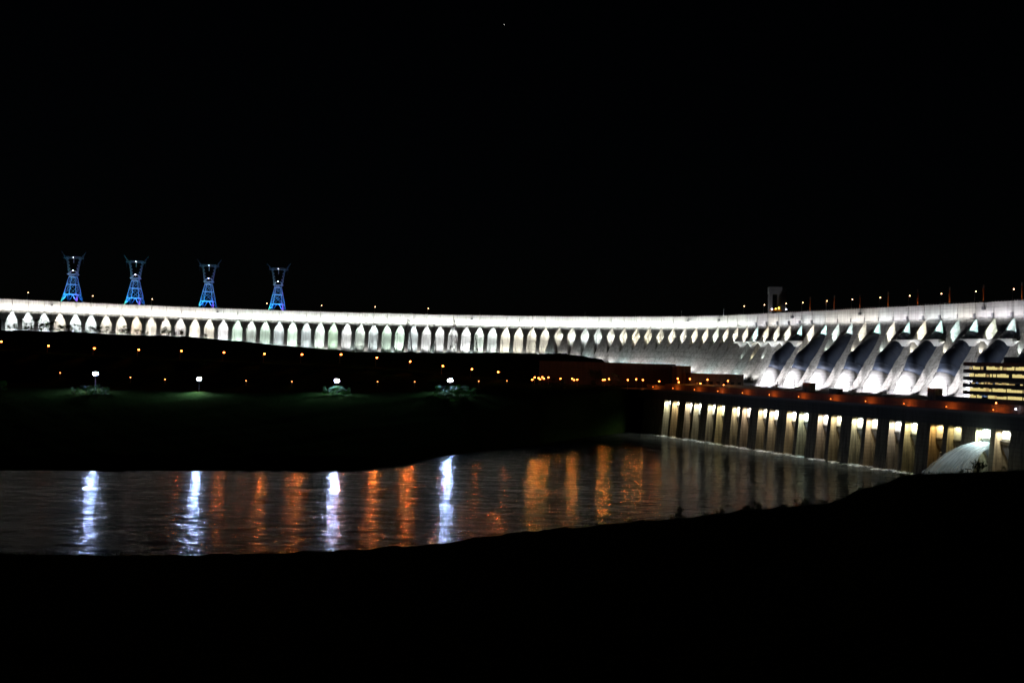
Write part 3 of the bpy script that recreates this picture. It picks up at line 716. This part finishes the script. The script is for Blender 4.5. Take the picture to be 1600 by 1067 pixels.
# unlit masts on the crest
for i, (px, py) in enumerate(((750, 482), (834, 487), (914, 487), (993, 488), (1065, 487), (1131, 483))):
    Y = crestY(px) + 5; p = at(px, py, Y)
    g = thing('unlit_crest_mast', (p.x, p.y, CREST), 'thin unlit mast on the dam crest, %s from the left' % ORD[i], 'mast', 'unlit masts on the crest')
    MB().bar((p.x, p.y, CREST - .5), p, .16, 6, .09).build('pole', M_steel, g)
    MB().box(p.x - .5, p.x + .5, p.y - .3, p.y + .3, p.z, p.z + .25).build('lamp_housing', M_dsteel, g)
# tall orange posts
for i, (px, py) in enumerate(((1266, 464), (1304, 461.5), (1344, 459), (1388, 456), (1434, 452.5), (1484, 448.5), (1537, 445), (1597, 441))):
    Y = mainY(px, 8.5); p = at(px, py, Y)
    g = thing('crest_column', (p.x, p.y, CREST), 'tall orange-lit column on the dam crest, %s to the right of the gantry' % ORD[i], 'column', 'orange columns on the crest')
    MB().bar((p.x, p.y, CREST - .3), (p.x, p.y, p.z - 2.5), .55, 8, .5).build('shaft', M_orange, g)
    MB().bar((p.x, p.y, p.z - 2.49), (p.x, p.y, p.z), .6, 8, .55).build('cap', M_steel, g)
    lamp_light('SPOT', (p.x - 1.4, p.y - 3.2, CREST + .4), 450, (1, .5, .2), g, (p.x, p.y, CREST + 6), R(60), .6, .2)
# gantry crane tower on the crest
Y = mainY(1214, 5); g0 = at(1203.5, 448, Y); g1 = at(1225, 448, Y)
ga = thing('gantry_crane', ((g0.x + g1.x) / 2, Y, CREST), 'boxy pale gantry crane straddling the dam crest with lamps at its foot', 'gantry crane')
zt = g0.z; xw = g1.x - g0.x
MB().box(g0.x, g0.x + 2.6, Y, Y + 8, CREST - .2, zt - 7).build('leg', M_dsteel, ga)
MB().box(g1.x - 4.6, g1.x - 2.0, Y, Y + 8, CREST - .2, zt - 7).build('leg', M_dsteel, ga)
MB().box(g0.x - .2, g1.x - 1.6, Y - .3, Y + 9, zt - 7, zt).build('machine_house', M_dsteel, ga)
MB().box(g1.x - 1.58, g1.x + 3, Y + 2, Y + 8, CREST + 3, zt - 1.5).build('rear_frame', M_dsteel, ga)
MB().box(g0.x - .3, g1.x - 1.5, Y - .4, Y - .02, CREST + 2.6, CREST + 3.6).build('crossbeam', M_orange, ga)
for px, py, mat, r in ((1206, 483, E_white, .5), (1217, 481.5, E_yellow, .75), (1212, 482.5, E_yellow, .5), (1228.5, 483.5, E_white, .5)):
    q = at(px, py, Y - 1.2); MB().ball(q, r, 8).build('lamp', mat, ga)
lamp_light('SPOT', (g0.x - 4, Y - 12, CREST + 1), 60, (.8, .72, 1), ga, (g0.x + 4, Y, zt - 4), R(70), .6, .4)

# floodlight masts on the bank
fmasts = [(149.5, 584.5, 838, 0), (311.5, 593, 840, 0), (526.5, 595.5, 847, 0), (703.5, 595, 862, 0)]
for i, (px, py, Y, zb) in enumerate(fmasts):
    p = at(px, py, Y); zb = far_ground(px, Y) - .3
    t = thing('floodlight_mast', (p.x, p.y, zb), 'tall mast with a dazzling white floodlight head above the river bank, %s from the left' % ORD[i], 'floodlight', 'floodlight masts on the river bank')
    MB().bar((p.x, p.y, zb), (p.x, p.y, p.z), .2, 8, .12).build('pole', M_dsteel, t)
    rg = MB(); rg.bar((p.x - 1.6, p.y, p.z), (p.x + 1.6, p.y, p.z), .1).bar((p.x, p.y - 1.2, p.z), (p.x, p.y + 1.2, p.z), .1).build('lamp_frame', M_steel, t)
    lamp_light('SPOT', (p.x, p.y - 1.6, p.z - .8), 24000, (.75, .9, 1), t, (p.x, p.y - 9, zb - 3), R(110), .9, .5)
    for row, (cnt, dz) in enumerate(((3, -.62), (5, .12), (3, .86))):
        for q in range(cnt):
            xx = p.x + (q - (cnt - 1) / 2) * .82; zz = p.z + dz
            hd = MB().box(xx - .36, xx + .36, p.y - .5, p.y - .1, zz, zz + .66).build('lamp_head', M_dsteel, t)
            MB().add([(xx - .33, p.y - .53, zz + .03), (xx + .33, p.y - .53, zz + .03), (xx + .33, p.y - .53, zz + .63), (xx - .33, p.y - .53, zz + .63)], [(0, 1, 2, 3)]).build('lamp_lens', E_flood, hd)

# deck lamps along the powerhouse
for i in range(15):
    a = -62 + 34 * i + 4
    if a < -44: continue
    L_ = thing('deck_lamp', PH(a, -.2, 40.1), 'low orange lamp on the powerhouse deck edge, %s from the left' % ORD[i - 1], 'deck lamp', 'orange lamps along the powerhouse deck')
    MB().bar(PH(a, -.2, 40.1), PH(a, -.2, 42.2), .1, 6).build('pole', M_dsteel, L_)
    MB().bar(PH(a, -.2, 42.2), PH(a, 1.6, 42.5), .08).build('arm', M_dsteel, L_)
    MB().ball(PH(a, 1.7, 42.4), .33, 8, .7).build('lamp_bulb', E_deck, L_)
    lamp_light('POINT', PH(a, 2.6, 42.2), 1100, (1, .15, .016), L_, soft=.3)
# two small lamps under the office block
for px, py, mat, lab in ((1556.5, 629.5, E_orange_s, 'small orange lamp at the foot of the office block'), (1587, 639, E_white, 'small white lamp low before the office block')):
    best = min(range(200, 440), key=lambda a: abs((at(px, py, PH(a, 4, 0).y) - PH(a, 4, 0)).x))
    q = PH(best, 4, 0); p = at(px, py, q.y)
    t = thing('wall_lamp', (p.x, p.y, 40.1), lab, 'lamp'); MB().bar((p.x, p.y, 40.1), p, .1).build('pole', M_dsteel, t); MB().ball(p, .4, 8).build('lamp_bulb', mat, t)

# ------------------------------------------------------------------ TRANSMISSION PYLONS
def lattice_seg(mb, z0, w0, z1, w1, r, n=1, hor=True):
    c0 = [(-w0, -w0, z0), (w0, -w0, z0), (w0, w0, z0), (-w0, w0, z0)]; c1 = [(-w1, -w1, z1), (w1, -w1, z1), (w1, w1, z1), (-w1, w1, z1)]
    for i in range(4):
        j = (i + 1) % 4
        mb.bar(c0[i], c1[j], r); mb.bar(c0[j], c1[i], r)
        if hor: mb.bar(c1[i], c1[j], r * 1.35)
def pylon(loc, label, group, scale=1.0, mat=M_steel, lights=True):
    t = thing('transmission_pylon', loc, label, 'pylon', group); t.scale = (scale,) * 3
    B = [(-10, 13.0), (11.4, 8.2), (24.6, 5.9), (34.7, 4.1)]
    for sx in (-1, 1):
        for sy in (-1, 1):
            lg = MB()
            for (z0, w0), (z1, w1) in zip(B, B[1:]): lg.bar((sx * w0, sy * w0, z0), (sx * w1, sy * w1, z1), .3, 4, .26)
            lg.build('leg', mat, t, world=False)
    br = MB()
    c0, c1 = 14.5, 8.6       # open A-frame at the foot, then crossed panels
    for s in (-1, 1):
        for (a, b) in (((s, -1), 0), ((s, 1), 0)):
            br.bar((a[0] * 10.7, a[1] * 10.7, 0), (a[0] * 3.5, a[1] * 8.6, 11.4), .4); br.bar((a[0] * 10.7, a[1] * 10.7, 0), (a[0] * 8.6, a[1] * 3.5, 11.4), .4)
            br.bar((a[0] * 10, a[1] * 10, 5.8), (a[0] * 5.5, a[1] * 9.9, 5.8), .2)
    for i in range(4):
        q = [(-8.2, -8.2), (8.2, -8.2), (8.2, 8.2), (-8.2, 8.2)]; br.bar((*q[i], 11.4), (*q[(i + 1) % 4], 11.4), .42)
    lattice_seg(br, 11.4, 8.2, 24.6, 5.9, .1); lattice_seg(br, 24.6, 5.9, 34.7, 4.1, .1)
    for zz, ww in ((24.6, 5.9), (34.7, 4.1)):
        for i in range(4):
            q = [(-ww, -ww), (ww, -ww), (ww, ww), (-ww, ww)]; br.bar((*q[i], zz), (*q[(i + 1) % 4], zz), .36)
    br.build('bracing', mat, t, world=False)
    w = MB(); lattice_seg(w, 34.7, 4.1, 38.5, 6.0, .16); 
    for sx in (-1, 1):
        w.bar((sx * 6, -3, 38.5), (sx * 3, 0, 43), .22); w.bar((sx * 6, 3, 38.5), (sx * 3, 0, 43), .22)
    w.bar((-3, 0, 43), (3, 0, 43), .3).build('waist', mat, t, world=False)
    for sx in (-1, 1):
        arm = MB()
        for k in range(5):
            f0, f1 = k / 5, (k + 1) / 5
            xo = lambda f: sx * (5.8 + 3.4 * f); xi = lambda f: sx * (3.6 + 4.4 * f); z = lambda f: 38.5 + 22 * f
            for sy in (-1.3, 1.3):
                arm.bar((xo(f0), sy, z(f0)), (xo(f1), sy, z(f1)), .13); arm.bar((xi(f0), sy, z(f0) + 2), (xi(f1), sy, z(f1)), .12)
                arm.bar((xo(f0), sy, z(f0)), (xi(f1), sy, z(f1)), .09)
        arm.build('mast_arm', mat, t, world=False)
        hn = MB(); hn.bar((sx * 9.8, 0, 60.5), (sx * 17, 0, 69.5), .2, 4, .1); hn.bar((sx * 9.8, 0, 57), (sx * 17, 0, 69.5), .12, 4, .08); hn.bar((sx * 13, 0, 63.5), (sx * 12.5, 0, 60), .15)
        hn.build('earth_wire_horn', mat, t, world=False)
        MB().bar((sx * 13, 0, 59.5), (sx * 13, 0, 53), .16, 6).build('insulator', M_dsteel, t, world=False)
    cb = MB()
    for sy in (-1.3, 1.3):
        cb.bar((-14, sy * .5, 60), (14, sy * .5, 60), .16); cb.bar((-10, sy, 62), (10, sy, 62), .12)
        for k in range(8): cb.bar((-10 + k * 2.5, sy, 62 if k % 2 else 60), (-7.5 + k * 2.5, sy, 60 if k % 2 else 62), .08)
    cb.build('crossbeam', mat, t, world=False)
    MB().bar((0, 0, 60), (0, 0, 53.6), .22, 6).build('insulator', M_white, t, world=False)
    if lights:
        MB().ball((0, -1.8, 43.2), .55, 6).build('lamp', E_white, t, world=False); MB().ball((0, -1.8, 61), .4, 6).build('lamp', E_white, t, world=False)
        def pl(loc, e, col, aim, sz=R(70)):
            l = bpy.data.lights.new('pylon_floodlight', 'SPOT'); l.energy = e; l.color = col; l.spot_size = sz; l.spot_blend = .6; l.shadow_soft_size = .3
            o = bpy.data.objects.new('pylon_floodlight', l); COL.objects.link(o); o.parent = t; o.location = loc
            o.rotation_euler = (Vector(aim) - Vector(loc)).to_track_quat('-Z', 'Y').to_euler()
        pl((-4, -20, 0), 80000, (.02, .22, 1), (0, 0, 14)); pl((4, -20, 0), 70000, (.02, .34, 1), (0, 0, 22))
        pl((-16, -14, 0), 60000, (.1, 1, .6), (-11, -10, 8)); pl((16, -14, 0), 60000, (.3, .1, 1), (11, -10, 8))
        pl((0, -16, 14), 26000, (.2, .4, 1), (0, 0, 38), R(60)); pl((0, -12, 30), 6000, (.7, .72, 1), (0, 0, 52), R(75))
    return t
for i, (px, py, Y) in enumerate(((115.5, 402.5, 1346), (213, 409, 1400), (327, 415, 1432), (435.5, 420.5, 1462))):
    p = at(px, py, Y)
    sc = (p.z - 124.0) / 60.0
    pylon((p.x, Y, p.z - 61 * sc), 'blue-lit lattice pylon behind the dam crest, %s from the left' % ORD[i], 'pylons lit blue behind the crest', sc)

# dark lattice towers before the dam's middle
def dark_tower(px, py_top, Y, wpx, arm, label):
    p = at(px, py_top, Y); zb = far_ground(px, Y) - .5; H = p.z - zb; w = wpx / FPX * Y / 2
    t = thing('lattice_tower', (p.x, Y, zb), label, 'lattice tower', 'dark towers before the dam')
    tw_ = MB()
    levels = [0, .3, .55, .75, .9, 1.0]; wid = [w, w * .72, w * .5, w * .36, w * .26, w * .16]
    for a, b, wa, wb in zip(levels, levels[1:], wid, wid[1:]): lattice_seg(tw_, H * a, wa, H * b, wb, .16)
    tw_.build('bracing', M_dsteel, t, world=False)
    for sx in (-1, 1):
        for sy in (-1, 1): MB().bar((sx * w, sy * w, 0), (sx * wid[-1], sy * wid[-1], H), .24).build('leg', M_dsteel, t, world=False)
    for h_, l in arm:
        MB().bar((-l, 0, H * h_), (l, 0, H * h_), .24).bar((-l, 0, H * h_), (0, 0, H * (h_ + .08)), .14).bar((l, 0, H * h_), (0, 0, H * (h_ + .08)), .14).build('crossarm', M_dsteel, t, world=False)
    return t
dark_tower(638, 498, 1150, 16, [(.52, 6), (.95, 4)], 'dark lattice tower with a wide crossarm against the lit dam')
dark_tower(678, 506, 1152, 9, [(.55, 4)], 'narrow dark lattice tower beside the wide-armed tower')
dark_tower(710, 500, 1150, 12, [(.75, 3.5)], 'slim dark lattice tower between two shorter towers before the dam')
dark_tower(741, 521, 1150, 16, [(.6, 6), (.9, 5)], 'short broad dark tower with two crossarms before the lit recess')
for px, pyt, lab in ((590, 521, 'leftmost thin dark pole against the lit dam'), (671, 507, 'thin dark pole beside the narrow lattice tower'), (751, 492, 'tall thin pole crossing the fascia of the dam')):
    p = at(px, pyt, 1148); zb = far_ground(px, 1148) - .5
    t = thing('line_pole', (p.x, p.y, zb), lab, 'pole', 'poles before the dam'); MB().bar((p.x, p.y, zb), p, .22, 6, .14).build('shaft', M_dsteel, t)
    MB().bar((p.x - 1.4, p.y, p.z - 1), (p.x + 1.4, p.y, p.z - 1), .12).build('crossarm', M_dsteel, t)
def cable(pts, label, r=.11):
    pp = []
    for (a, b) in zip(pts, pts[1:]):
        A, B_ = at(*a), at(*b); n = 10
        for i in range(n): f = i / n; q = A.lerp(B_, f); q.z -= 4 * f * (1 - f) * (A - B_).length * .012; pp.append(q)
    pp.append(at(*pts[-1]))
    return tag(MB().tube(pp, r, 5).build('power_line', M_cable), label, 'power line', 'power lines before the dam')
cable([(590, 521, 1148), (638, 521, 1150), (678, 523, 1152), (710, 525, 1150), (741, 527, 1150), (760, 528, 1148)], 'dark cable strung between the lattice towers before the dam', .2)
cable([(741, 527, 1150), (900, 533, 1100), (1060, 533, 1030), (1180, 536, 960)], 'highest thin cable crossing before the middle of the dam')
cable([(741, 530, 1150), (900, 546, 1100), (1060, 549, 1030), (1180, 552, 960)], 'middle thin cable crossing before the middle of the dam')
cable([(741, 533, 1150), (900, 553, 1100), (1060, 557, 1030), (1180, 560, 960)], 'lowest thin cable crossing before the middle of the dam')

# ------------------------------------------------------------------ VEGETATION
def crown_mesh(name, mat, clumps, leaves, size, spread, flat=1.0, seed=0, zlo=.2):
    rnd = random.Random(seed); mb = MB()
    for c in range(clumps):
        an = rnd.uniform(0, 6.283); rr = math.sqrt(rnd.random()) * spread; cz = rnd.uniform(zlo, 1.0)
        cc = Vector((math.cos(an) * rr, math.sin(an) * rr, cz - rr * .25 * flat)); cr_ = rnd.uniform(.1, .2)
        for l in range(leaves):
            d = Vector((rnd.gauss(0, 1), rnd.gauss(0, 1), rnd.gauss(0, .75))).normalized() * cr_ * rnd.random() ** .4
            q = cc + d; u = Vector((rnd.gauss(0, 1), rnd.gauss(0, 1), rnd.gauss(0, .6))).normalized(); w = u.cross(Vector((rnd.gauss(0, 1), rnd.gauss(0, 1), rnd.gauss(0, 1)))).normalized()
            s_ = size * rnd.uniform(.6, 1.3); mb.add([q - u * s_, q + w * s_ * .5, q + u * s_, q - w * s_ * .5], [(0, 1, 2, 3)])
    return mb.mesh(name, mat)
def trunk_mesh(seed):
    rnd = random.Random(seed); mb = MB(); top = Vector((rnd.uniform(-.05, .05), rnd.uniform(-.05, .05), .62))
    mb.bar((0, 0, -.08), top, .03, 6, .017)
    for i in range(6):
        f = rnd.uniform(.4, 1); an = rnd.uniform(0, 6.28); b = top * f
        mb.bar(b, b + Vector((math.cos(an) * .26, math.sin(an) * .26, rnd.uniform(.15, .3))), .012, 5, .005)
    return mb.mesh('trunk', M_bark)
CROWNS = [crown_mesh('crown', M_leafd, 20, 60, .038, .36, 1, 1), crown_mesh('crown', M_leafd, 13, 55, .042, .46, 1.3, 2), crown_mesh('crown', M_leafd, 24, 50, .036, .28, .6, 3),
          crown_mesh('crown', M_leafd, 9, 50, .05, .5, 1.5, 4)]
LCROWNS = [crown_mesh('crown', M_leaf, 30, 90, .028, .42, 1.2, 7), crown_mesh('crown', M_leaf, 26, 90, .03, .5, 1.4, 8)]
TRUNKS = [trunk_mesh(s) for s in (1, 2, 3, 4)]
def tree(loc, h, label, group, crown, name='tree', wide=1.0):
    t = thing(name, loc, label, 'tree' if name == 'tree' else 'shrub', group, random.uniform(0, 6.28)); t.scale = (h * wide, h * wide, h)
    link('trunk', random.choice(TRUNKS), t, world=False); link('crown', crown, t, world=False)
    return t
def palm(loc, h, label, group):
    t = thing('palm_tree', loc, label, 'tree', group, random.uniform(0, 6)); 
    MB().bar((0, 0, -.5), (0, 0, h), .25, 6, .16).build('trunk', M_bark, t, world=False)
    mb = MB()
    for i in range(13):
        an = i * 2.4; L_ = h * .42; pts = []
        for k in range(6):
            f = k / 5; pts.append(Vector((math.cos(an) * L_ * f, math.sin(an) * L_ * f, h + L_ * (.55 * f - .85 * f * f * (1 + .25 * (i % 3))))))
        sd = Vector((-math.sin(an), math.cos(an), 0))
        for k in range(5):
            w0, w1 = .35 * math.sin(math.pi * (k / 5 * .85 + .1)), .35 * math.sin(math.pi * ((k + 1) / 5 * .85 + .1))
            mb.add([pts[k] - sd * w0, pts[k] + sd * w0, pts[k + 1] + sd * w1, pts[k + 1] - sd * w1], [(0, 1, 2, 3)])
    mb.build('crown', M_leafd, t, world=False)
sky_trees = [(6, 12, 0), (14, 5, 1), (24, 6, 0), (33, 12.5, 2), (41, 8, 1), (50, 6, 0), (60, 11, 1), (68, 13, 2), (78, 9, 0), (86, 12, 1), (93, 6, 2), (101, 6, 1), (108, 6.5, 0), (116, 7.5, 2), (124, 6.5, 1), (133, 4, 0),
             (141, 6, 0), (148, 5, 1), (155, 6.5, 2), (166, 6.5, 0), (176, 4.5, 1), (191, 9, 0), (199, 5.5, 2), (213, 5.5, 1), (221, 4.5, 0), (230, 3.5, 1), (256, 8.5, 0), (263, 5.5, 1), (274, 4.5, 2), (283, 6.5, 1), (292, 4, 0), (321, 4, 1), (468, 4.5, 0), (553, 3.5, 2), (796, 3.5, 1)]
for i, (px, h_, kd) in enumerate(sky_trees):
    Y = lerp_tab(px, HY) - 2; loc = ((px - 800) / FPX * Y, Y, far_ground(px, Y) - .3)
    lab = 'dark tree on the hill line before the lit dam, %s from the left' % ORD[i]
    if h_ > 11.5: palm(loc, h_ * .92, lab, 'trees on the hill line')
    else: tree(loc, h_ * 1.2, lab, 'trees on the hill line', CROWNS[(i + kd) % 4], wide=1.25)
bank = [(138, 30, 9, 1.3), (152, 22, 8, 1.2), (168, 24, 7, 1.3), (120, 24, 6, 1.2), (515, 8, 8, 1.3), (530, 5, 8.5, 1.3), (543, 7, 7.5, 1.2), (690, 12, 9, 1.2), (704, 8, 8.5, 1.3), (720, 12, 10, 1.3), (738, 9, 8, 1.2), (700, 26, 9, 1.2), (722, 30, 9, 1.3), (5, 14, 9, 1.2), (-12, 10, 9, 1.2)]
for i, (px, fr, h_, wd) in enumerate(sorted(bank)):
    k = min(range(4), key=lambda q: abs(fmasts[q][0] - px)); Y = fmasts[k][2] - fr * .9 - 4
    if px < 20: Y = 815
    loc = ((px - 800) / FPX * Y, Y, far_ground(px, Y) - .3)
    tree(loc, h_, 'leafy green tree lit by a floodlight mast on the bank, %s from the left' % ORD[i], 'floodlit trees on the bank', LCROWNS[i % 2], wide=wd)
for i, (px, py, Y, h_, lab) in enumerate(((846, 606, 905, 6, 'small dark tree beside the leftmost yard lamps'), (866, 608, 905, 9, 'broad dark tree before the glowing yard'), (880, 608, 903, 8, 'dark round tree beside the broad tree in the yard'),
                                          (930, 605, 935, 17, 'tall dark tree hiding part of the long hall'), (961, 604, 940, 15, 'dark square-headed tree before the long hall'), (1040, 604, 930, 7, 'low dark tree at the end of the hall'))):
    p = at(px, py, Y); tree((p.x, Y, 39.4), h_, lab, 'dark trees in the yard', CROWNS[i % 3], wide=1.1)
# near bank shrubs on the silhouette
shr = [(918, 2.0), (944, 2.2), (1058, 4.2), (1064, 3.0), (1092, 2.4), (1118, 2.2), (1126, 2.8), (1151, 2.2), (1168, 3.0), (1180, 3.4), (1188, 3.0), (1200, 2.0), (1246, 3.0), (1256, 3.2), (1290, 2.2), (1343, 2.4), (1502, 2.5), (1568, 3.0), (650, 1.7), (540, 1.6), (1010, 1.8), (60, 1.5), (210, 1.4), (405, 1.6), (735, 1.9), (790, 1.6), (860, 2.1), (985, 2.6), (1030, 1.9), (1105, 2.0), (1225, 2.3), (1275, 2.6), (1318, 2.2), (1375, 2.3), (1408, 2.6), (1450, 2.0)]
for i, (px, h_) in enumerate(sorted(shr)):
    e = near_edge(px); k = .985; loc = (e.x * k, e.y * k, e.z - .9)
    tree(loc, h_, 'dark weedy shrub on the near bank edge, %s from the left' % ORD[i], 'shrubs on the near bank', CROWNS[(i * 3) % 4], 'shrub', 1.0)
# a thin tree whose leaves cross the water jet, and a small lamp post
e = near_edge(1530); tree((e.x * .93, e.y * .93, e.z - 1.5), 8.6, 'thin leafy sapling dark against the arc of white water', None, crown_mesh('crown', M_leafd, 5, 22, .05, .16, .5, 21), 'tree', 1.0)
e = near_edge(1512); t = thing('lamp_post', (e.x * .97, e.y * .97, e.z - 1), 'small dark unlit T-shaped lamp post on the near bank', 'lamp post')
b_ = Vector((e.x * .97, e.y * .97, e.z - 1)); MB().bar(b_, b_ + Vector((0, 0, 2.9)), .09, 6).build('pole', M_dsteel, t)
MB().box(b_.x - .8, b_.x + .8, b_.y - .15, b_.y + .15, b_.z + 2.85, b_.z + 3.05).build('crossarm', M_dsteel, t)
# grass fringe along the near bank edge
rg = random.Random(5); gm = MB()
for i in range(15000):
    px = rg.uniform(-100, 1700); e = near_edge(px); k = rg.uniform(.95, 1.004); q = Vector((e.x * k, e.y * k, e.z + (1 - k) * 20 - .5 - 1.9 * math.sin(math.pi * min(k, 1)) * .7))
    h_ = rg.uniform(.5, 1.35) * (1.5 if rg.random() < .06 else 1); a = rg.uniform(0, 6.28); w = .11; lean = rg.uniform(-.35, .35)
    gm.add([q + Vector((math.cos(a) * w, math.sin(a) * w, 0)), q - Vector((math.cos(a) * w, math.sin(a) * w, 0)), q + Vector((lean, lean * .4, h_))], [(0, 1, 2)])
tag(gm.build('grass', M_leafd), 'tall dark grass fringing the near river bank', 'grass', kind='stuff')
# a single star
d = ray(788, 39).normalized() * 9000; st = MB().ball((d.x, d.y, d.z + CAMZ), 2.2, 8).build('star', E_star); tag(st, 'single faint star high in the black sky', 'star')
